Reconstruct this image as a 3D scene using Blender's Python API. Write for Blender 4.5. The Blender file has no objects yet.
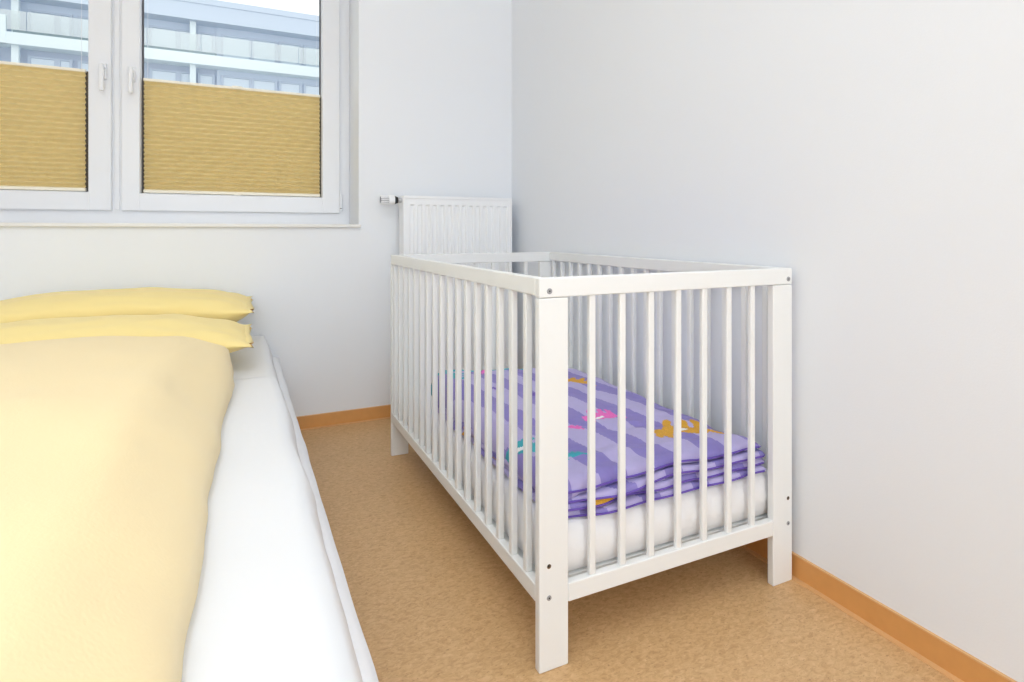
import bpy, bmesh, math, random
from mathutils import Vector, Matrix, noise

random.seed(7)
SC = bpy.context.scene
COL = SC.collection
PI = math.pi

# ------------------------------------------------------------------ materials
def srgb(r, g, b):
    def f(c):
        c /= 255.0
        return c / 12.92 if c <= .04045 else ((c + .055) / 1.055) ** 2.4
    return (f(r), f(g), f(b), 1.0)

def mat(name, col, rough=.5, metal=0.0, spec=.5, bump=None, var=None, sheen=0.0, trans=0.0):
    """principled material; bump=(scale,strength,distance), var=(scale,amount) mottles the colour a little"""
    m = bpy.data.materials.new(name)
    m.use_nodes = True
    nt = m.node_tree
    b = nt.nodes['Principled BSDF']
    b.inputs['Base Color'].default_value = col
    b.inputs['Roughness'].default_value = rough
    b.inputs['Metallic'].default_value = metal
    b.inputs['Specular IOR Level'].default_value = spec
    if sheen:
        b.inputs['Sheen Weight'].default_value = sheen
    tc = nt.nodes.new('ShaderNodeTexCoord')
    if var:
        n = nt.nodes.new('ShaderNodeTexNoise')
        n.inputs['Scale'].default_value = var[0]
        n.inputs['Detail'].default_value = 4
        nt.links.new(tc.outputs['Object'], n.inputs['Vector'])
        mx = nt.nodes.new('ShaderNodeMix'); mx.data_type = 'RGBA'
        mx.inputs['A'].default_value = tuple(c * (1 - var[1]) for c in col[:3]) + (1,)
        mx.inputs['B'].default_value = tuple(min(1, c * (1 + var[1])) for c in col[:3]) + (1,)
        nt.links.new(n.outputs['Fac'], mx.inputs['Factor'])
        nt.links.new(mx.outputs['Result'], b.inputs['Base Color'])
    if bump:
        n2 = nt.nodes.new('ShaderNodeTexNoise')
        n2.inputs['Scale'].default_value = bump[0]
        n2.inputs['Detail'].default_value = 5
        nt.links.new(tc.outputs['Object'], n2.inputs['Vector'])
        bp = nt.nodes.new('ShaderNodeBump')
        bp.inputs['Strength'].default_value = bump[1]
        bp.inputs['Distance'].default_value = bump[2]
        nt.links.new(n2.outputs['Fac'], bp.inputs['Height'])
        nt.links.new(bp.outputs['Normal'], b.inputs['Normal'])
    if trans:
        out = nt.nodes['Material Output']
        t = nt.nodes.new('ShaderNodeBsdfTranslucent')
        t.inputs['Color'].default_value = col
        ms = nt.nodes.new('ShaderNodeMixShader')
        ms.inputs['Fac'].default_value = trans
        nt.links.new(b.outputs['BSDF'], ms.inputs[1])
        nt.links.new(t.outputs['BSDF'], ms.inputs[2])
        nt.links.new(ms.outputs['Shader'], out.inputs['Surface'])
    return m

def glass_mat(name, tint, gloss=.08):
    m = bpy.data.materials.new(name)
    m.use_nodes = True
    nt = m.node_tree
    nt.nodes.remove(nt.nodes['Principled BSDF'])
    out = nt.nodes['Material Output']
    t = nt.nodes.new('ShaderNodeBsdfTransparent'); t.inputs['Color'].default_value = tint
    g = nt.nodes.new('ShaderNodeBsdfGlossy'); g.inputs['Roughness'].default_value = .02
    ms = nt.nodes.new('ShaderNodeMixShader'); ms.inputs['Fac'].default_value = gloss
    nt.links.new(t.outputs[0], ms.inputs[1]); nt.links.new(g.outputs[0], ms.inputs[2])
    nt.links.new(ms.outputs[0], out.inputs['Surface'])
    return m

def floor_mat():
    """marbled tan linoleum: streaky mottling plus small dark and pale flecks"""
    m = bpy.data.materials.new('linoleum')
    m.use_nodes = True
    nt = m.node_tree
    b = nt.nodes['Principled BSDF']
    b.inputs['Roughness'].default_value = .42
    b.inputs['Specular IOR Level'].default_value = .35
    tc = nt.nodes.new('ShaderNodeTexCoord')
    mp = nt.nodes.new('ShaderNodeMapping')
    mp.inputs['Rotation'].default_value = (0, 0, .45)
    mp.inputs['Scale'].default_value = (1.0, 1.9, 1)
    nt.links.new(tc.outputs['Object'], mp.inputs['Vector'])
    def noise_ramp(scale, detail, rough, stops, dist=0.0):
        n = nt.nodes.new('ShaderNodeTexNoise')
        n.inputs['Scale'].default_value = scale
        n.inputs['Detail'].default_value = detail
        n.inputs['Roughness'].default_value = rough
        n.inputs['Distortion'].default_value = dist
        nt.links.new(mp.outputs['Vector'], n.inputs['Vector'])
        r = nt.nodes.new('ShaderNodeValToRGB')
        while len(r.color_ramp.elements) < len(stops):
            r.color_ramp.elements.new(.5)
        for e, (p, c) in zip(r.color_ramp.elements, stops):
            e.position = p; e.color = c
        nt.links.new(n.outputs['Fac'], r.inputs['Fac'])
        return r
    base = noise_ramp(60, 8, .66, [(.30, FL_DARK), (.5, FL_MID), (.70, FL_LIGHT)], .9)
    flk = noise_ramp(130, 3, .5, [(.30, (1, 1, 1, 1)), (.37, (0, 0, 0, 1))], .5)
    pal = noise_ramp(110, 3, .5, [(.64, (0, 0, 0, 1)), (.70, (1, 1, 1, 1))], .6)
    big = noise_ramp(2.2, 3, .5, [(.3, (.93, .93, .93, 1)), (.7, (1, 1, 1, 1))])
    def mix(fac, a, bcol, amount, mode='MIX'):
        mx = nt.nodes.new('ShaderNodeMix'); mx.data_type = 'RGBA'; mx.blend_type = mode
        if fac is None:
            mx.inputs['Factor'].default_value = amount
        else:
            mm = nt.nodes.new('ShaderNodeMath'); mm.operation = 'MULTIPLY'
            mm.inputs[1].default_value = amount
            nt.links.new(fac, mm.inputs[0]); nt.links.new(mm.outputs[0], mx.inputs['Factor'])
        nt.links.new(a, mx.inputs['A'])
        if isinstance(bcol, tuple):
            mx.inputs['B'].default_value = bcol
        else:
            nt.links.new(bcol, mx.inputs['B'])
        return mx.outputs['Result']
    c = mix(flk.outputs['Color'], base.outputs['Color'], FL_FLECK, .55)
    c = mix(pal.outputs['Color'], c, FL_PALE, .5)
    c = mix(None, c, big.outputs['Color'], 1.0, 'MULTIPLY')
    nt.links.new(c, b.inputs['Base Color'])
    return m

FL_DARK, FL_MID, FL_LIGHT = srgb(186, 146, 100), srgb(207, 168, 121), srgb(221, 184, 138)
FL_FLECK, FL_PALE = srgb(146, 102, 62), srgb(232, 201, 156)

M = {}
M['wall'] = mat('wall_paint', srgb(232, 235, 240), .85, bump=(260, .12, .002))
M['ceiling'] = mat('ceiling_paint', srgb(240, 240, 240), .9)
M['floor'] = floor_mat()
M['skirting'] = mat('skirting_linoleum', srgb(214, 156, 92), .5, var=(40, .06))
M['skirting_edge'] = mat('skirting_edge_strip', srgb(220, 174, 122), .5, var=(60, .08))
M['frame'] = mat('window_plastic', srgb(229, 231, 236), .32)
M['gasket'] = mat('rubber_gasket', srgb(92, 92, 98), .7)
M['sill'] = mat('sill_stone', srgb(228, 227, 225), .4)
M['side_shade'] = mat('blind_gap_shade', srgb(84, 76, 70), .7)
M['glass'] = glass_mat('window_glass', (.97, .985, .985, 1), .015)
M['blind'] = mat('pleated_fabric', srgb(236, 219, 170), .85, trans=.2)
M['cream'] = mat('cream_rail', srgb(240, 234, 218), .4)
M['radiator'] = mat('radiator_enamel', srgb(240, 241, 243), .3)
M['groove'] = mat('radiator_slot', srgb(205, 207, 212), .4)
M['knob_gap'] = mat('knob_grey', srgb(150, 150, 154), .5)
M['chrome'] = mat('chrome', srgb(205, 205, 208), .22, 1.0)
M['screw'] = mat('zinc_screw', srgb(158, 158, 160), .4, .2)
M['hole'] = mat('raw_wood_hole', srgb(110, 88, 66), .8)
M['dark'] = mat('black_plastic', srgb(28, 28, 30), .4)
M['crib'] = mat('crib_lacquer', srgb(232, 233, 232), .38, spec=.4)
M['sheet'] = mat('white_sheet', srgb(229, 230, 233), .85, sheen=.1, bump=(9, .12, .02))
M['sheet_crib'] = mat('white_crib_sheet', srgb(234, 234, 235), .85, sheen=.1, bump=(14, .3, .02))
M['bedbase'] = mat('white_bed_cover', srgb(236, 237, 241), .8, bump=(8, .1, .02))
M['yellow'] = mat('yellow_seersucker', srgb(240, 219, 172), .85, sheen=.15, bump=(240, .25, .002))
M['yellow2'] = mat('yellow_pillow_cotton', srgb(244, 222, 152), .85, sheen=.15, bump=(220, .2, .002))
M['hem'] = mat('pillow_hem', srgb(240, 190, 110), .85)
M['q_dark'] = mat('quilt_violet', srgb(134, 123, 190), .85, sheen=.1, var=(60, .06), bump=(70, .35, .004))
M['q_light'] = mat('quilt_lavender', srgb(178, 169, 214), .85, sheen=.1, var=(60, .05), bump=(70, .35, .004))
M['q_gold'] = mat('quilt_gold', srgb(214, 160, 52), .8, var=(420, .45))
M['q_pink'] = mat('quilt_pink', srgb(232, 110, 190), .8, var=(300, .3))
M['q_teal'] = mat('quilt_teal', srgb(60, 165, 180), .8, var=(300, .2))
M['q_white'] = mat('quilt_white', srgb(240, 238, 240), .8)
M['q_pipe'] = mat('quilt_piping', srgb(104, 80, 172), .8)
M['b_white'] = mat('facade_white', srgb(226, 236, 240), .8)  # facade colours are paled to carry the outdoor haze
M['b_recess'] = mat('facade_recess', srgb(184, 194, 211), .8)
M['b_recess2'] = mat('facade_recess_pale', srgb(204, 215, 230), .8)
M['b_window'] = mat('facade_pane', srgb(214, 225, 236), .3)
M['b_mullion'] = mat('facade_mullion', srgb(188, 199, 216), .6)
M['b_gap'] = mat('facade_shadow_gap', srgb(120, 140, 146), .8)
M['b_glass'] = glass_mat('balustrade_glass', (.94, .985, .98, 1), .34)
M['asphalt'] = mat('asphalt', srgb(170, 170, 170), .9)

# ------------------------------------------------------------------ helpers
def world_loc(o):
    v = Vector((0, 0, 0))
    while o is not None:
        v += o.location
        o = o.parent
    return v

def obj(name, bm, materials, parent=None, loc=None, smooth=False):
    """links the bmesh (in world coordinates) as ONE object; its origin is loc, or its parent's"""
    me = bpy.data.meshes.new(name)
    bmesh.ops.recalc_face_normals(bm, faces=bm.faces)
    origin = Vector(loc) if loc is not None else (world_loc(parent) if parent else Vector((0, 0, 0)))
    bmesh.ops.translate(bm, verts=bm.verts, vec=-origin)
    if smooth:
        for f in bm.faces:
            f.smooth = True
    bm.to_mesh(me); bm.free()
    for m in (materials if isinstance(materials, (list, tuple)) else [materials]):
        me.materials.append(m)
    o = bpy.data.objects.new(name, me)
    COL.objects.link(o)
    if parent:
        o.parent = parent
        o.location = origin - world_loc(parent)
    else:
        o.location = origin
    return o

def thing(name, loc, label, cat, group=None):
    o = bpy.data.objects.new(name, None)
    o.empty_display_size = .1
    COL.objects.link(o)
    o.location = loc
    return tag(o, label, cat, group)

def tag(o, label=None, cat=None, group=None, kind=None):
    if label: o['label'] = label
    if cat: o['category'] = cat
    if group: o['group'] = group
    if kind: o['kind'] = kind
    return o

def structure(name, bm, m, **k):
    return tag(obj(name, bm, m, **k), kind='structure')

def merge(bm, t):
    me = bpy.data.meshes.new('tmp')
    t.to_mesh(me); t.free()
    bm.from_mesh(me)
    bpy.data.meshes.remove(me)

def box(bm, x0, x1, y0, y1, z0, z1, bev=0.0, seg=2, mi=0):
    t = bmesh.new()
    bmesh.ops.create_cube(t, size=1)
    for v in t.verts:
        v.co = Vector((x0 + (v.co.x + .5) * (x1 - x0), y0 + (v.co.y + .5) * (y1 - y0), z0 + (v.co.z + .5) * (z1 - z0)))
    if bev:
        bmesh.ops.bevel(t, geom=list(t.edges), offset=bev, segments=seg, profile=.5, affect='EDGES')
    for f in t.faces:
        f.material_index = mi
    merge(bm, t)
    return bm

def bx(*a, **k):
    return box(bmesh.new(), *a, **k)

def cyl(bm, p0, p1, r0, r1=None, n=20, caps=True, bev=0.0, mi=0):
    r1 = r0 if r1 is None else r1
    p0, p1 = Vector(p0), Vector(p1)
    d = p1 - p0
    t = bmesh.new()
    bmesh.ops.create_cone(t, cap_ends=caps, segments=n, radius1=r0, radius2=r1, depth=d.length)
    if bev:
        es = [e for e in t.edges if all(abs(abs(v.co.z) - d.length / 2) < 1e-6 for v in e.verts)]
        bmesh.ops.bevel(t, geom=es, offset=bev, segments=2, profile=.5, affect='EDGES')
    q = Vector((0, 0, 1)).rotation_difference(d.normalized()).to_matrix().to_4x4()
    bmesh.ops.transform(t, matrix=Matrix.Translation((p0 + p1) / 2) @ q, verts=t.verts)
    for f in t.faces:
        f.material_index = mi
    merge(bm, t)
    return bm

def tube(bm, pts, r, n=8, mi=0):
    pts = [Vector(p) for p in pts]
    rings = []
    for i, p in enumerate(pts):
        d = (pts[min(i + 1, len(pts) - 1)] - pts[max(i - 1, 0)]).normalized()
        a = d.cross(Vector((0, 0, 1)))
        if a.length < 1e-4:
            a = d.cross(Vector((1, 0, 0)))
        a.normalize(); b = a.cross(d)
        rings.append([bm.verts.new(p + (a * math.cos(2 * PI * k / n) + b * math.sin(2 * PI * k / n)) * r) for k in range(n)])
    for A, B in zip(rings, rings[1:]):
        for k in range(n):
            f = bm.faces.new((A[k], A[(k + 1) % n], B[(k + 1) % n], B[k])); f.material_index = mi
    for R in (rings[0], rings[-1]):
        f = bm.faces.new(R); f.material_index = mi
    return bm

def frame_xz(bm, x0, x1, z0, z1, y0, y1, wl, wr, wb, wt, bev=.004, mi=0):
    """a rectangular frame standing in the x-z plane, mitre-free"""
    box(bm, x0, x0 + wl, y0, y1, z0, z1, bev, mi=mi)
    box(bm, x1 - wr, x1, y0, y1, z0, z1, bev, mi=mi)
    box(bm, x0 + wl - bev, x1 - wr + bev, y0, y1, z0, z0 + wb, bev, mi=mi)
    box(bm, x0 + wl - bev, x1 - wr + bev, y0, y1, z1 - wt, z1, bev, mi=mi)
    return bm

def N(x, y, z=0.0):
    return noise.noise(Vector((x, y, z)))

def soft_slab(x0, x1, y0, y1, zt, zb, nx, ny, rx, ry, rim=.5, warp=None, paint=None, bm=None, pw=2.0, corner=None):
    """a cushiony closed slab: zt/zb are functions of (x, y); rounded towards its four sides"""
    bm = bm or bmesh.new()
    def prof(d, r):
        u = max(0.0, min(1.0, d / r))
        return (1 - (1 - u) ** pw) ** (1 / pw)
    def sample(n):
        # denser towards the ends
        return [.5 - .5 * math.cos(PI * i / n) * (1 - .35 * math.sin(PI * i / n)) for i in range(n + 1)]
    us = sample(nx) if nx < 90 else [i / nx for i in range(nx + 1)]
    vs = sample(ny) if ny < 90 else [i / ny for i in range(ny + 1)]
    T, B = {}, {}
    P = {}
    for i, u in enumerate(us):
        for j, v in enumerate(vs):
            x = x0 + u * (x1 - x0); y = y0 + v * (y1 - y0)
            pa, pb = prof(min(x - x0, x1 - x), rx), prof(min(y - y0, y1 - y), ry)
            p = min(pa, pb) if corner == 'min' else pa * pb
            a, b = zt(x, y), zb(x, y)
            zm = b + (a - b) * rim
            X, Y = (x, y) if warp is None else warp(x, y)
            P[i, j] = (X, Y)
            edge = i in (0, nx) or j in (0, ny)
            T[i, j] = bm.verts.new((X, Y, zm + (a - zm) * p))
            B[i, j] = T[i, j] if edge else bm.verts.new((X, Y, zm - (zm - b) * p))
    for i in range(nx):
        for j in range(ny):
            if i in (0, nx - 1) and j in (0, ny - 1):
                # corner cells are split along the diagonal that leaves the corner
                for G in (T, B):
                    ring = [G[i, j], G[i + 1, j], G[i + 1, j + 1], G[i, j + 1]]
                    k0 = 0 if (i == 0) == (j == 0) else 1
                    for tri in ((k0, k0 + 1, k0 + 2), (k0, k0 + 2, k0 + 3)):
                        f = bm.faces.new([ring[k % 4] for k in tri])
                        if paint:
                            c = f.calc_center_median()
                            f.material_index = paint(c.x, c.y, c.z)
                continue
            f = bm.faces.new((T[i, j], T[i + 1, j], T[i + 1, j + 1], T[i, j + 1]))
            if paint:
                c = f.calc_center_median()
                f.material_index = paint(c.x, c.y, c.z)
            q = (B[i, j], B[i, j + 1], B[i + 1, j + 1], B[i + 1, j])
            if len(set(q)) >= 3 and not all(a is b for a, b in zip(q, (T[i, j], T[i, j + 1], T[i + 1, j + 1], T[i + 1, j]))):
                try:
                    g = bm.faces.new(q)
                    if paint: g.material_index = f.material_index
                except ValueError:
                    pass
    return bm

# ------------------------------------------------------------------ the room
XR, YB = 1.303, 2.75            # right wall, back wall (inner faces)
XL, YF, H = -2.30, -3.20, 2.55
OX0, OX1, OZ0, OZ1 = -1.471, .507, .925, 2.27   # window opening

structure('floor', bx(XL - .1, XR + .1, YF - .1, YB + .35, -.1, 0), M['floor'])
structure('ceiling', bx(XL - .1, XR + .1, YF - .1, YB + .35, H, H + .1), M['ceiling'])
b = bmesh.new()
box(b, XL - .1, OX0, YB, YB + .35, 0, H); box(b, OX1, XR + .1, YB, YB + .35, 0, H)
box(b, OX0, OX1, YB, YB + .35, 0, .911); box(b, OX0, OX1, YB, YB + .35, OZ1, H)
structure('wall_back', b, M['wall'])
structure('wall_right', bx(XR, XR + .1, YF - .1, YB, 0, H), M['wall'])
structure('wall_left', bx(XL - .1, XL, YF - .1, YB, 0, H), M['wall'])
structure('wall_front', bx(XL, XR, YF - .1, YF, 0, H), M['wall'])

def skirting(name, a, bpt, nrm):
    """linoleum cove skirting: coloured band, pale top lip, pale sealing strip on the floor"""
    a, bpt, nrm = Vector(a), Vector(bpt), Vector(nrm)
    d = (bpt - a)
    def strip(o0, o1, z0, z1, mi):
        bb = bmesh.new()
        lo = [a + nrm * o0, a + nrm * o1, bpt + nrm * o1, bpt + nrm * o0]
        vs = [bb.verts.new((p.x, p.y, z0)) for p in lo] + [bb.verts.new((p.x, p.y, z1)) for p in lo]
        for q in ((0, 1, 2, 3), (4, 7, 6, 5), (0, 4, 5, 1), (1, 5, 6, 2), (2, 6, 7, 3), (3, 7, 4, 0)):
            bb.faces.new([vs[k] for k in q])
        return bb
    o = structure(name, strip(0, .006, 0, .056, 0), M['skirting'])
    obj('top_lip', strip(0, .007, .056, .0595, 0), M['skirting_edge'], o)
    obj('sealing_strip', strip(.006, .021, 0, .0022, 0), M['skirting_edge'], o)
    return o
skirting('baseboard_right', (XR, YF, 0), (XR, YB, 0), (-1, 0, 0))
skirting('baseboard_back', (XL, YB, 0), (XR - .006, YB, 0), (0, -1, 0))
skirting('baseboard_left', (XL, YF, 0), (XL, YB - .006, 0), (1, 0, 0))

# ------------------------------------------------------------------ the window
win = bpy.data.objects.new('window_1', None); COL.objects.link(win)
win.location = ((OX0 + OX1) / 2, 3.0, OZ0)
tag(win, kind='structure')
FY0, FY1 = 3.0, 3.07
XC = (OX0 + OX1) / 2
b = bmesh.new()
frame_xz(b, OX0, OX1, OZ0 - .012, OZ1, FY0, FY1, .056, .056, .074, .056, .003)
box(b, XC - .032, XC + .032, FY0 + .0006, FY1 - .0006, OZ0 + .06, OZ1 - .055, .0)
box(b, XC - .010, XC + .010, FY0 - .003, FY0 + .002, OZ0 + .0625, OZ1 - .06, .002)
obj('outer_frame', b, M['frame'], win)
obj('window_sill', bx(OX0 - .012, OX1 + .008, YB - .016, FY0 + .004, .911, .9265, .003), M['sill'], win)

def sash(x0, x1, glass_x0, glass_x1, hinge_side, handle_x):
    z0, z1 = .983, 2.235
    s = obj('sash', frame_xz(bmesh.new(), x0, x1, z0, z1, 2.98, 3.055, glass_x0 - x0, x1 - glass_x1, .078, .085, .005), M['frame'], win)
    # glazing bead step just inside the sash
    obj('glazing_bead', frame_xz(bmesh.new(), glass_x0 - .003, glass_x1 + .003, 1.058, z1 - .082, 2.998, 3.035, .004, .004, .005, .005, .001), M['frame'], s)
    obj('gasket', frame_xz(bmesh.new(), glass_x0 + .001, glass_x1 - .001, 1.062, z1 - .086, 3.034, 3.043, .007, .007, .005, .005, .001), M['gasket'], s)
    obj('glass_pane', bx(glass_x0 - .01, glass_x1 + .01, 3.044, 3.049, 1.05, z1 - .075), M['glass'], s)
    # handle: rosette and a lever hanging down
    b = bmesh.new()
    box(b, handle_x - .013, handle_x + .013, 2.968, 2.981, 1.545, 1.615, .005, 3)
    cyl(b, (handle_x, 2.972, 1.59), (handle_x, 2.938, 1.59), .009, .008, 16, bev=.001)
    box(b, handle_x - .009, handle_x + .009, 2.928, 2.944, 1.488, 1.604, .006, 3)
    obj('handle', b, M['frame'], s)
    hx = x1 + .006 if hinge_side > 0 else x0 - .006
    for hz in (1.01, 2.16):
        b = bmesh.new()
        cyl(b, (hx, 2.985, hz), (hx, 2.985, hz + .07), .007, n=16, bev=.001)
        cyl(b, (hx, 2.985, hz - .016), (hx, 2.985, hz - .003), .007, n=16, bev=.001)
        cyl(b, (hx, 2.985, hz - .004), (hx, 2.985, hz + .001), .0055, n=16, mi=1)
        obj('hinge', b, [M['frame'], M['gasket']], s)
    return s
sash(-.4646, .457, -.395, .372, 1, -.424)
sash(2 * XC - .457, -.4989, 2 * XC - .372, -.582, -1, -.5275)

def pleated_blind(x0, x1, ztop, zbot, label):
    t = thing('pleated_blind', ((x0 + x1) / 2, 3.012, zbot), label, 'blind', 'pleated blinds on the window')
    y = 3.012
    # honeycomb pleats: a zig-zag sheet, tighter towards the bottom
    b = bmesh.new()
    n = 23
    prev = None
    z_hi, z_lo = ztop - .012, zbot + .013
    rows = []
    for i in range(2 * n + 1):
        u = i / (2 * n)
        z = z_hi + (z_lo - z_hi) * (u * 1.10 - .10 * u * u) / 1.0
        amp = .0115
        yy = y + (amp if i % 2 else -amp)
        rows.append([b.verts.new((x, yy + .0006 * N(x * 9, i * .7), z + .0003 * N(x * 5, i * 1.3))) for x in
                     [x0 + .002 + (x1 - x0 - .004) * k / 24 for k in range(25)]])
    for A, B in zip(rows, rows[1:]):
        for k in range(24):
            b.faces.new((A[k], A[k + 1], B[k + 1], B[k]))
    obj('pleated_fabric', b, M['blind'], t)
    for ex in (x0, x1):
        obj('gap_shade', bx(ex - .006, ex + .006, y + .013, y + .018, zbot, ztop - .004), M['side_shade'], t)  # dark strips: shade of the gap beside the fabric, put into colour
    obj('top_rail', bx(x0, x1, y - .011, y + .011, ztop - .014, ztop, .003), M['cream'], t)
    obj('bottom_rail', bx(x0, x1, y - .011, y + .011, zbot, zbot + .015, .003), M['cream'], t)
    xm = (x0 + x1) / 2
    obj('grip', bx(xm - .022, xm + .022, y - .017, y - .009, ztop - .012, ztop + .003, .003), M['cream'], t)
    obj('grip', bx(xm - .016, xm + .016, y - .017, y - .009, zbot - .002, zbot + .008, .003), M['cream'], t)
    for cx in (x0 + .016, x1 - .016):
        obj('tension_cord', cyl(bmesh.new(), (cx, y, ztop), (cx, y, 2.152), .0008, n=6), M['frame'], t)
    return t
pleated_blind(-.3855, .3650, 1.5752, 1.0652, 'mustard pleated blind half closed in the window sash nearer the radiator')
pleated_blind(2 * XC - .3650, -.595, 1.588, 1.0652, 'mustard pleated blind in the window sash above the bed pillows, cut by the photo edge')

# ------------------------------------------------------------------ outside: apartment block across the street
structure('ground_outside', bx(-60, 60, 3.6, 90, -8.2, -8.0), M['asphalt'])
bt = thing('apartment_building', (-4, 36, -8.0), 'pale modern apartment block with glass balconies seen through the window', 'building')
FYB = 34.0
X0, X1 = -26.0, 16.0
def storey_z(k):   # top of the slab band of storey k (k=0 is the band seen below the top floor)
    return 10.14 - 2.92 * k
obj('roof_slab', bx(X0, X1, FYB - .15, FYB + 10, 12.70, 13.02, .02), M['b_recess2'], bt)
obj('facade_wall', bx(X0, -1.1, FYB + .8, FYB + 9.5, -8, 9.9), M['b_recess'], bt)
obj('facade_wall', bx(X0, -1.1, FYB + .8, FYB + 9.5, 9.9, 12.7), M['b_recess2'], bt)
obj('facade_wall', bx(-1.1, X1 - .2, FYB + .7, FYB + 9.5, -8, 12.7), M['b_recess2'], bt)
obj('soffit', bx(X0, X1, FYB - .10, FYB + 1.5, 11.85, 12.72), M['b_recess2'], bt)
for k in range(6):
    zt = storey_z(k)
    obj('floor_slab', bx(X0, X1, FYB, FYB + 1.5, zt - .56, zt, .02), M['b_white'], bt)
    if k < 2:
        obj('shadow_gap', bx(X0 + 16.5, -1.1, FYB + .03, FYB + .09, zt, zt + .12), M['b_gap'], bt)
        for gx0 in [X0 + .2 + 2.4 * i for i in range(17)]:
            obj('balustrade', bx(gx0, gx0 + 2.37, FYB + .05, FYB + .07, zt + .12, zt + 1.02), M['b_glass'], bt)
    head = zt - .56 - .52                 # window heads on the storey BELOW this slab
def facade_window(x0, x1, z0, z1, y):
    f = obj('window', frame_xz(bmesh.new(), x0, x1, z0, z1, y - .12, y + .02, .12, .12, .1, .1, .01), M['b_mullion'], bt)
    obj('pane', bx(x0 + .1, x1 - .1, y - .06, y - .03, z0 + .08, z1 - .08), M['b_window'], f)
for zt in (11.50, 9.29):
    for (a, c) in ((-12.9, -11.6), (-11.5, -10.2), (-9.15, -8.0), (-8.0, -7.4), (-7.2, -6.2), (-5.6, -4.9), (-4.2, -2.9), (-2.9, -2.15)):
        facade_window(a, c, zt - 1.6 if zt > 10 else zt - 2.1, zt, FYB + .8)
    facade_window(-2.0, -1.2, zt - 1.6, zt, FYB + .8)
    for (a, c) in ((-.9, .6), (.6, 1.9), (2.0, 3.2), (3.3, 4.9), (5.0, 6.6)):
        facade_window(a, c, zt - 1.6, zt, FYB + .7)
for px in (-14.2, -9.5, -2.2, 7.0):
    obj('pillar', bx(px - .14, px + .14, FYB + .25, FYB + .5, -8, 12.65, .01), M['b_white'], bt)
obj('balcony_parapet', bx(-15.5, -9.75, FYB - .03, FYB + .12, 9.58, 10.9, .02), M['b_white'], bt)

# ------------------------------------------------------------------ radiator
RX0, RX1, RZ0, RZ1, RY = .690, 1.250, .17, 1.060, 2.635
rt = thing('radiator', ((RX0 + RX1) / 2, 2.70, RZ0), 'white ribbed panel radiator on the back wall in the corner behind the crib', 'radiator')
b = bmesh.new()
nfl = 14
xs, ds = [], []
px0, px1 = RX0 + .024, RX1 - .020
pitch = (px1 - px0) / nfl
for k in range(nfl):
    for u, d in ((0, 0), (.16, 0), (.30, 1), (.70, 1), (.84, 0)):
        xs.append(px0 + (k + u) * pitch); ds.append(d)
xs = [RX0 + .004] + xs + [px1, RX1 - .004]; ds = [0] + ds + [0, 0]
zs = [(RZ0, 0), (RZ0 + .040, 0), (RZ0 + .052, 1), (RZ1 - .047, 1), (RZ1 - .040, 0), (RZ1 - .004, 0)]
g = [[b.verts.new((x, RY + .007 * d * m, z)) for x, d in zip(xs, ds)] for z, m in zs]
for A, B in zip(g, g[1:]):
    for k in range(len(xs) - 1):
        b.faces.new((A[k], A[k + 1], B[k + 1], B[k]))
box(b, RX0 + .004, RX1 - .004, RY + .011, RY + .02, RZ0, RZ1 - .004)
obj('front_panel', b, M['radiator'], rt)
obj('back_panel', bx(RX0 + .006, RX1 - .006, 2.695, 2.708, RZ0 + .01, RZ1 - .008, .002), M['radiator'], rt)
for a in (RX0, RX1 - .008):
    obj('side_cover', bx(a, a + .008, RY - .004, 2.71, RZ0, RZ1, .002), M['radiator'], rt)
b = bmesh.new()
box(b, RX0 + .006, RX1 - .006, RY - .003, RY + .006, RZ1 - .012, RZ1 + .001, .001)
box(b, RX0 + .006, RX1 - .006, 2.702, 2.71, RZ1 - .012, RZ1 + .001, .001)
for k in range(22):
    a = RX0 + .014 + k * (RX1 - RX0 - .03) / 21
    box(b, a - .004, a + .004, RY + .004, 2.704, RZ1 - .006, RZ1, .0)
obj('top_grille', b, M['radiator'], rt)
for a in (RX0 + .10, RX1 - .12):
    obj('wall_bracket', bx(a, a + .03, 2.706, YB - .0012, RZ0 + .08, RZ1 - .06, .002), M['radiator'], rt)
# thermostatic valve at the top left corner
VY, VZ = 2.672, 1.040
v = obj('valve', cyl(cyl(bmesh.new(), (.672, VY, VZ), (RX0 + .004, VY, VZ), .012, n=20, bev=.001), (.680, VY, VZ), (.684, VY + .040, VZ), .009, n=16), M['chrome'], rt, smooth=False)
obj('collar_ring', cyl(bmesh.new(), (.655, VY, VZ), (.674, VY, VZ), .0215, .014, 24, bev=.002), M['dark'], v)
b = bmesh.new()
cyl(b, (.628, VY, VZ), (.657, VY, VZ), .0235, .0225, 32, bev=.003)
cyl(b, (.592, VY, VZ), (.630, VY, VZ), .0165, .0185, 28, bev=.002, mi=1)
for k in range(14):
    a = 2 * PI * k / 14
    cyl(b, (.5915, VY + .0185 * math.cos(a), VZ + .0185 * math.sin(a)), (.627, VY + .0195 * math.cos(a), VZ + .0195 * math.sin(a)), .0028, n=8)
obj('thermostat_knob', b, [M['radiator'], M['knob_gap']], v)
obj('supply_pipe', tube(bmesh.new(), [(.684, VY + .036, VZ), (.690, 2.718, VZ - .006), (.698, 2.722, VZ - .03), (.702, 2.722, .9), (.702, 2.722, .5), (.702, 2.722, .001)], .0075, 12), M['radiator'], rt, smooth=True)

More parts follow.
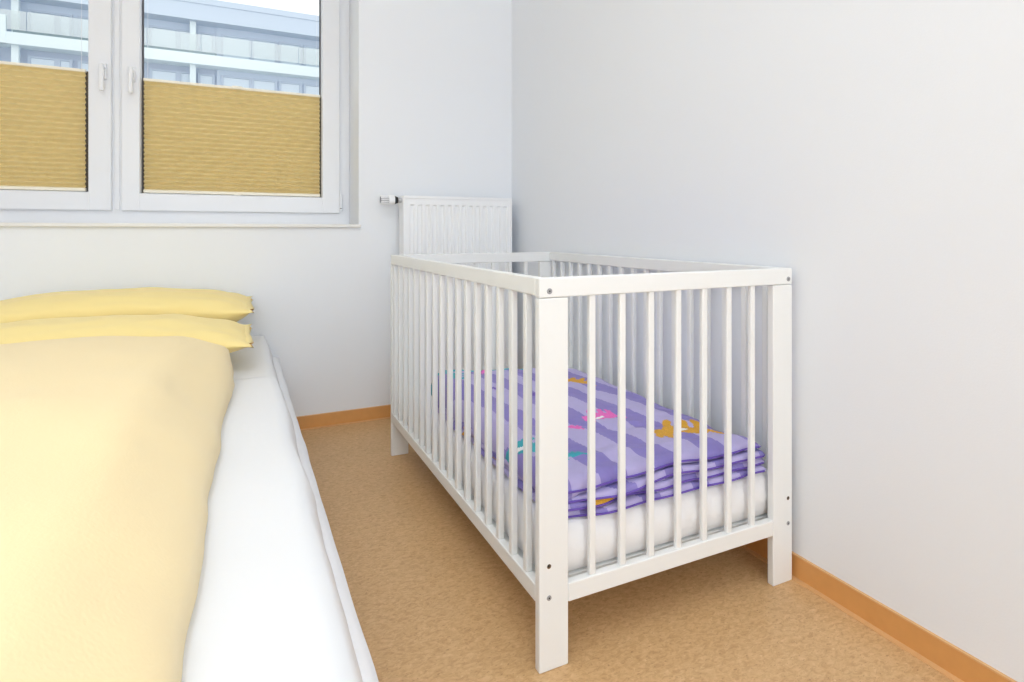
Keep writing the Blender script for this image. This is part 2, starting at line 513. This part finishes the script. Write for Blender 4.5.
# ------------------------------------------------------------------ the crib
CX0, CX1, CY0, CY1, CH = .546, 1.281, 1.0216, 2.283, .80
PW, PT = .0685, .019          # corner posts: wide board faces to the ends
ct = thing('baby_crib', ((CX0 + CX1) / 2, (CY0 + CY1) / 2, 0), 'white slatted wooden baby crib with a folded purple quilt inside', 'crib')
RH = .041
for ya, yb in ((CY0, CY0 + PT), (CY1 - PT, CY1)):
    front = ya == CY0
    yo = ya if front else yb
    sgn = -1 if front else 1
    ends = []
    for xa, xb in ((CX0, CX0 + PW), (CX1 - PW, CX1)):
        p = obj('post', bx(xa, xb, ya, yb, 0, CH - RH - .0008, .0028, 3), M['crib'], ct)
        ends.append(p)
        sx = xa + .0225 if xa == CX0 else xb - .0155
        # one screw hole left open, one filled by a screw
        for z, kind in ((.213, 0), (.149, 1)):
            bb = bmesh.new()
            if kind:
                cyl(bb, (sx, yo - sgn * .003, z), (sx, yo + sgn * .0012, z), 0.0056, .0052, 20, bev=.0004)
                cyl(bb, (sx, yo - sgn * .001, z), (sx, yo + sgn * .0014, z), .0019, n=6, mi=1)
                obj('screw', bb, [M['screw'], M['dark']], p)
            else:
                cyl(bb, (sx, yo - sgn * .003, z), (sx, yo + sgn * .0003, z), .0048, n=20)
                cyl(bb, (sx - .001, yo - sgn * .002, z + .001), (sx - .001, yo + sgn * .0006, z + .001), .0026, n=12, mi=1)
                obj('screw_hole', bb, [M['hole'], M['dark']], p)
    for hx in (CX0 + .0135, CX1 - .0135):
        yi = yb if front else ya
        bb = cyl(bmesh.new(), (hx, yi + sgn * .003, .207), (hx, yi - sgn * .0004, .207), .0042, n=16)
        cyl(bb, (hx, yi + sgn * .003, .219), (hx, yi - sgn * .0004, .219), .0034, n=16)
        obj('dowel_hole', bb, M['dark'], ends[hx > 1])
    r = obj('end_top_rail', bx(CX0, CX1, ya, yb, CH - RH, CH, .003, 3), M['crib'], ct)
    for sx in (CX0 + .0235, CX1 - .0145):
        bb = cyl(bmesh.new(), (sx, yo - sgn * .003, CH - .0275), (sx, yo + sgn * .0012, CH - .0275), .0064, .006, 20, bev=.0004)
        cyl(bb, (sx, yo - sgn * .001, CH - .0275), (sx, yo + sgn * .0014, CH - .0275), .0019, n=6, mi=1)
        obj('screw', bb, [M['screw'], M['dark']], r)
    obj('end_bottom_rail', bx(CX0 + PW, CX1 - PW, ya, yb, .128, .1665, .0025, 3), M['crib'], ct)
    ym = (ya + yb) / 2
    for k in range(-3, 4):
        xc = CX0 + .3655 + .0783 * k
        obj('end_bar', bx(xc - .0079, xc + .0079, ym - .0058, ym + .0058, .1655, CH - RH + .001, .0028, 2), M['crib'], ct)
ST = .020
for xa, xb in ((CX0, CX0 + ST), (CX1 - ST, CX1)):
    outer = xa if xa == CX0 else xb
    obj('side_top_rail', bx(xa, xb, CY0 + PT, CY1 - PT, CH - .0375, CH, .003, 3), M['crib'], ct)
    obj('side_bottom_rail', bx(xa, xb, CY0 + PT, CY1 - PT, .136, .1715, .0025, 3), M['crib'], ct)
    xm = (xa + xb) / 2
    for k in range(17):
        yc = CY0 + (CY1 - CY0) * (.0567 + .0567 * k)
        obj('side_bar', bx(xm - .0078, xm + .0078, yc - .0082, yc + .0082, .170, CH - .0365, .0028, 2), M['crib'], ct)
obj('mattress_base', bx(CX0 + ST, CX1 - ST, CY0 + PT + .016, CY1 - PT - .016, .142, .1595, .001), M['crib'], ct)

# crib mattress under a fitted sheet
def cm_t(x, y):
    return .2735 + .0025 * N(x * 7, y * 7) + .001 * N(x * 25, y * 25)
def cm_b(x, y):
    return .160
cmw = lambda x, y: (x + .0012 * N(x * 22, y * 30, 1), y + .0015 * N(x * 30, y * 9, 4))
m = obj('crib_mattress', soft_slab(CX0 + .0235, CX1 - .024, CY0 + .0255, CY1 - .027, cm_t, cm_b, 60, 80, .026, .026, .5, cmw, pw=2.6),
        M['sheet_crib'], loc=((CX0 + CX1) / 2, (CY0 + CY1) / 2, .160), smooth=True)
tag(m, 'white sheeted mattress lying inside the baby crib', 'mattress')

# ------------------------------------------------------------------ the quilt folded on the crib mattress
def ell(x, y, cx, cy, a, b_, ang=0.0):
    c, s = math.cos(ang), math.sin(ang)
    dx, dy = x - cx, y - cy
    u, v = dx * c + dy * s, -dx * s + dy * c
    return (u / a) ** 2 + (v / b_) ** 2 < 1
def critter(x, y, cx, cy, s, ang):
    c, sn = math.cos(ang), math.sin(ang)
    u = ((x - cx) * c + (y - cy) * sn) / s
    v = (-(x - cx) * sn + (y - cy) * c) / s
    if ell(u, v, .12, .10, .26, .11, .5) and ell(u, v, .14, .12, .2, .07, .5):
        return 2
    for e in ((0, 0, .52, .27, 0), (.55, .24, .22, .20, 0), (.68, .46, .07, .13, .3), (.46, .46, .07, .13, -.3),
              (-.34, -.36, .10, .24, .2), (-.05, -.38, .10, .22, -.1), (.33, -.34, .10, .24, -.25), (-.6, .14, .2, .07, -.7)):
        if ell(u, v, *e):
            return 1
    return 0
# (x, y, size, turn, colour, inner colour); colours: 0 violet 1 lavender 2 gold 3 pink 4 teal 5 white
MOTIFS = [(1.075, 1.715, .085, 2.4, 2, 2), (.940, 1.375, .088, 2.9, 3, 5), (1.095, 1.205, .125, 2.7, 2, 5), (.812, 1.318, .040, 2.3, 3, 3),
          (.655, 1.835, .085, 1.2, 4, 4), (.635, 1.245, .085, 1.9, 4, 5), (.776, 1.885, .040, .4, 3, 3),
          (.715, 1.165, .045, 2.9, 4, 4), (.83, 1.60, .03, 1.0, 6, 6), (.90, 1.76, .03, 2.4, 6, 6), (.73, 1.68, .028, 1.9, 6, 6), (.88, 1.53, .022, .4, 6, 5)]
def paint_top(x, y, z):
    for (cx, cy, s, a, c1, c2) in MOTIFS:
        if abs(x - cx) < s and abs(y - cy) < s:
            k = critter(x + .003 * N(x * 90, y * 90), y + .003 * N(y * 90, x * 90, 3), cx, cy, s, a)
            if k == 1: return c1
            if k == 2: return c2
    if x < .64 and critter(z * 1.6 + .003 * N(y * 60, z * 60), y, .305 * 1.6, 1.56, .06, 1.4): return 2
    if y > 1.895: return 4 if N(x * 14, y * 9) > (-.6 if x < .95 else .1) else 1
    w = .010 * N(x * 5, y * 5, 8)
    q = (x + w) * .983 + y * .181
    return 0 if ((1.277 - q) % .15) < .075 else 1
def paint_low(off):
    def f(x, y, z):
        q = (x + off) * .8 + y * .5
        if x < .64 and critter(z * 1.6, y, .305 * 1.6, 1.56, .06, 1.4): return 2
        if N(x * 9 + off * 30, y * 9, off) > .42:
            return 4 if off > .05 else 2
        return 0 if (q % .12) < .042 else 1
    return f
QM = [M['q_dark'], M['q_light'], M['q_gold'], M['q_pink'], M['q_teal'], M['q_white'], M['q_pipe']]
qt = thing('quilt', (.91, 1.48, .281), 'purple striped child quilt with animal motifs folded on the crib mattress', 'quilt')
def fold(x, y):     # creases of the soft filling
    return (.007 * N(x * 6, y * 5, 2) + .0045 * N(x * 15, y * 12, 5) + .002 * N(x * 40, y * 34, 9)
            - .006 * max(0, 1 - abs((y - 1.33) + .35 * (x - .85) + .03 * N(x * 6, y * 3)) / .03)
            + .008 * max(0, 1 - abs((y - 1.14) + .10 * (x - .85) + .03 * N(x * 8, 3)) / .035))
def z_top(x, y):
    u = (x - .60) / .62
    v = (y - 1.05) / .88
    return .354 + .060 * v * (1 - .7 * u) - .012 * u * v + .006 * (1 - u) + fold(x, y) + lobe(x, y)
def lobe(x, y):
    return math.exp(-max(0, y - 1.046) / .05) * (-.008 * math.exp(-((x - .69) / .08) ** 2) + .011 * math.exp(-((x - .92) / .07) ** 2) + .008 * math.exp(-((x - 1.17) / .06) ** 2))
def droop(x, y):
    return -.010 * math.exp(-max(0, y - 1.046) / .012) * (1 - .5 * (x - .6) / .62)
Z1 = lambda x, y: .2955 + .006 * N(x * 9, y * 7, 1) + droop(x, y) * .8
Z2 = lambda x, y: .311 + .007 * N(x * 8, y * 8, 6) + droop(x, y) * .5 + .5 * lobe(x, y)
Z3 = lambda x, y: .327 + .009 * N(x * 7, y * 8, 12) + lobe(x, y)
layers = [  # name, x0, x1, y0, y1, bottom, top
    ('lower_fold', .597, 1.222, 1.0475, 1.885, lambda x, y: .2815 + droop(x, y), Z1, paint_low(.02)),
    ('lower_fold', .604, 1.228, 1.052, 1.890, Z1, Z2, paint_low(.05)),
    ('middle_fold', .600, 1.226, 1.050, 1.895, Z2, Z3, paint_low(.09)),
]
def edge_warp(seed, amt):
    def f(x, y):
        k = max(0, 1 - (y - 1.05) / .12)
        return (x + amt * .6 * N(y * 8, seed), y + amt * k * N(x * 7, seed + 3) + amt * (1 - k) * .6 * N(x * 5, seed + 7))
    return f
def piping(parent, warp, x0, x1, y0, y1, zf, r=.0024):
    pts = []
    for i in range(61):
        x = x0 + .01 + (x1 - x0 - .02) * i / 60
        X, Y = warp(x, y0); pts.append((X, Y, zf(x, y0)))
    for j in range(1, 81):
        y = y0 + (y1 - y0 - .01) * j / 80
        X, Y = warp(x1, y); pts.append((X, Y, zf(x1, y)))
    obj('piping', tube(bmesh.new(), pts, r, 8), M['q_pipe'], parent, smooth=True)
for n_, (nm, x0, x1, y0, y1, fb, ft, pt) in enumerate(layers):
    wp = edge_warp(11 * n_ + 2, .024)
    p = obj(nm, soft_slab(x0, x1, y0, y1, ft, fb, 110, 150, .010, .010, .5, wp, pt), QM, qt, smooth=True)
    piping(p, wp, x0, x1, y0, y1, lambda x, y, ft=ft, fb=fb: fb(x, y) * .6 + ft(x, y) * .4)
wp = edge_warp(31, .020)
tb = Z3
p = obj('top_fold', soft_slab(.598, 1.205, 1.062, 1.93, z_top, lambda x, y: tb(x, y) - (.03 if x < .66 else 0) * (1 - (x - .598) / .062),
                              150, 214, .055, .024, .35, wp, paint_top), QM, qt, smooth=True)
piping(p, wp, .598, 1.205, 1.062, 1.93, lambda x, y: tb(x, y) + (z_top(x, y) - tb(x, y)) * .36)

# ------------------------------------------------------------------ the big bed
BX0, BY0, BY1 = -1.32, .40, 2.738
bed = thing('bed', (-.58, 1.57, 0), 'white covered bed base under the mattress along the crib aisle', 'bed')
def bb_t(x, y): return .346
obj('base', soft_slab(BX0, .156, BY0, BY1, bb_t, lambda x, y: .10, 40, 70, .012, .012, .94,
                      lambda x, y: (x + .003 * N(y * 6, 5) * (1 if x > 0 else 0), y), pw=3, corner='min'), M['bedbase'], bed, smooth=True)
for lx in (BX0 + .08, .06):
    for ly in (BY0 + .1, BY1 - .1):
        obj('leg', cyl(bmesh.new(), (lx, ly, 0), (lx, ly, .13), .022, .028, 16), M['frame'], bed)

mt = obj('mattress', soft_slab(BX0 + .02, .118, BY0 + .02, BY1 - .012, lambda x, y: .447 + .0025 * N(x * 4, y * 4), lambda x, y: .3485, 40, 90, .040, .040, .45,
                               lambda x, y: (x + (.004 * N(y * 5, 2) if x > -.1 else 0), y), pw=2.4, corner='min'),
         M['sheet'], loc=(-.6, 1.57, .3485), smooth=True)
tag(mt, 'white sheeted mattress lying on the bed base beneath the yellow bedding', 'mattress')
obj('fitted_sheet', soft_slab(BX0 + .014, .124, BY0 + .014, 1.905, lambda x, y: .4545 + .002 * N(x * 5, y * 5), lambda x, y: .352, 40, 90, .043, .006, .42,
                              lambda x, y: (x + ((.006 * N(y * 4, 7) + .003 * N(y * 11, 3)) if x > -.1 else 0), y + (.008 * N(x * 7, 1) if y > 1.8 else 0)), pw=2.4, corner='min'),
    M['sheet'], mt, smooth=True)

def dv_t(x, y):
    e = max(0.0, min(1.0, (-.03 - x) / .35))
    d = max(0.0, min(1.0, (-.045 - x) / .135))
    rim = 1 - d * d * (3 - 2 * d)
    return .592 + .03 * e - .078 * rim * max(0.0, min(1.0, (2.05 - y) / .5)) + .012 * N(x * 3, y * 3, 4) + .006 * N(x * 8, y * 6, 2)
def dv_w(x, y):
    k = max(0.0, min(1.0, (x + .5) / .45))
    return (x + k * (.012 * N(y * 3.2, 9) + .007 * N(y * 9, 4) + .055 * max(0, (y - 1.5)) * 0 + (.030 * (y - .9) if y > .4 else 0)), y + .012 * N(x * 5, 2) * (1 if y > 1.5 else 0))
dv = obj('duvet', soft_slab(BX0 - .02, -.045, BY0 - .02, 1.93, dv_t, lambda x, y: .4565, 70, 80, .045, .09, .2, dv_w, corner='min'), M['yellow'], loc=(-.6, 1.2, .4565), smooth=True)
tag(dv, 'thick pale yellow seersucker duvet spread over the white mattress', 'duvet')

def pillow(name, cx, cy, cz, hx, hy, hz, hb_, tilt, label, seed, rot=0.0):
    """a stuffed pillow with drawn-out corners; tilt turns it up about its long axis"""
    bm = bmesh.new()
    n, mth = 56, 40
    R = Matrix.Translation((cx, cy, cz)) @ Matrix.Rotation(rot, 4, 'Z') @ Matrix.Rotation(tilt, 4, 'X')
    T, B = {}, {}
    for i in range(n + 1):
        for j in range(mth + 1):
            u = -math.cos(PI * i / n); v = -math.cos(PI * j / mth)
            x = u * hx * (1 - .10 * (1 - u * u) * 0 - .03 * (1 - abs(v) ** 2.2) * abs(u) ** 6)
            y = v * hy * (1 - .12 * (1 - abs(u) ** 2.2) * abs(v) ** 6)
            h = ((1 - abs(u) ** 2.6) ** .62) * ((1 - abs(v) ** 2.4) ** .62)
            w = .012 * N(u * 2.2 + seed, v * 2.2) + .006 * N(u * 6, v * 5, seed)
            edge = i in (0, n) or j in (0, mth)
            dz = .006 * N(u * 5, v * 5, seed + 2)
            T[i, j] = bm.verts.new(R @ Vector((x, y, hz * h * (1 + 3 * w) + dz)))
            B[i, j] = T[i, j] if edge else bm.verts.new(R @ Vector((x, y, -hb_ * h + dz)))
    for i in range(n):
        for j in range(mth):
            bm.faces.new((T[i, j], T[i + 1, j], T[i + 1, j + 1], T[i, j + 1]))
            q = (B[i, j], B[i, j + 1], B[i + 1, j + 1], B[i + 1, j])
            try: bm.faces.new(q)
            except ValueError: pass
    p = obj(name, bm, M['yellow2'], loc=(cx, cy, cz), smooth=True)
    tag(p, label, 'pillow', 'yellow pillows on the bed')
    # open hem of the pillow case: two lips at the right-hand end
    hb = bmesh.new()
    L = 24
    g = []
    for a in range(L + 1):
        t = (-1 + 2 * a / L) * .86
        row = []
        wob = .005 * N(t * 3, seed)
        for ox, oz in ((-.030, .012), (-.006, .009), (.010, .012 + wob), (.007, .006), (-.010, .0), (.007, -.005), (.010, -.010 + wob), (-.006, -.008), (-.030, -.012)):
            row.append(hb.verts.new(R @ Vector((hx * (1 - .03 * (1 - abs(t) ** 2.2)) + ox, t * hy, oz * (1.1 - .6 * t ** 4)))))
        g.append(row)
    for A, B_ in zip(g, g[1:]):
        for k in range(8):
            f = hb.faces.new((A[k], A[k + 1], B_[k + 1], B_[k])); f.material_index = 1 if k in (3, 4) else 0
    obj('hem', hb, [M['yellow2'], M['hem']], p, smooth=True)
    return p
pillow('pillow', -.42, 2.135, .543, .455, .185, .085, .075, math.radians(2), 'plump yellow pillow lying in front, next to the duvet', 3)
pillow('pillow', -.41, 2.525, .602, .455, .185, .075, .128, math.radians(3), 'taller yellow pillow at the head of the bed against the back wall', 11)

# ------------------------------------------------------------------ light
def area(name, loc, rot, sx, sy, power, col=(1, 1, 1)):
    L = bpy.data.lights.new(name, 'AREA')
    L.shape = 'RECTANGLE'; L.size = sx; L.size_y = sy
    L.energy = power; L.color = col
    o = bpy.data.objects.new(name, L); COL.objects.link(o)
    o.location = loc; o.rotation_euler = rot
    return o
area('bounce_fill', (-.45, .10, 1.80), (PI, 0, 0), .8, .8, 36, (.86, .945, 1))  # added fill thrown at the ceiling for even bounce; no fixture here
area('rear_fill', (-.05, -3.0, 1.45), (math.radians(86), 0, 0), 2.4, 1.9, 44, (.86, .945, 1))  # unseen panel added behind the camera for soft frontal light

w = bpy.data.worlds.new('overcast_sky')
SC.world = w
w.use_nodes = True
bg = w.node_tree.nodes['Background']
bg.inputs['Color'].default_value = (.96, .985, 1.0, 1)
bg.inputs['Strength'].default_value = 1.15

# ------------------------------------------------------------------ camera
cam = bpy.data.cameras.new('camera')
co = bpy.data.objects.new('camera', cam); COL.objects.link(co)
cam.sensor_width = 36
cam.lens = 574 / 1024 * 36
cam.shift_y = -110 / 1024
cam.clip_start = .02
co.location = (0, 0, .895)
co.rotation_euler = (PI / 2, 0, -math.radians(25.4))
SC.camera = co

vs = SC.view_settings
vs.view_transform = 'Standard'
vs.look = 'None'
vs.exposure = 0.31
vs.gamma = 1.0
vs.use_curve_mapping = False
SC.cycles.use_denoising = True
SC.cycles.max_bounces = 14
SC.cycles.diffuse_bounces = 8
SC.cycles.transparent_max_bounces = 12
SC.cycles.sample_clamp_indirect = 6
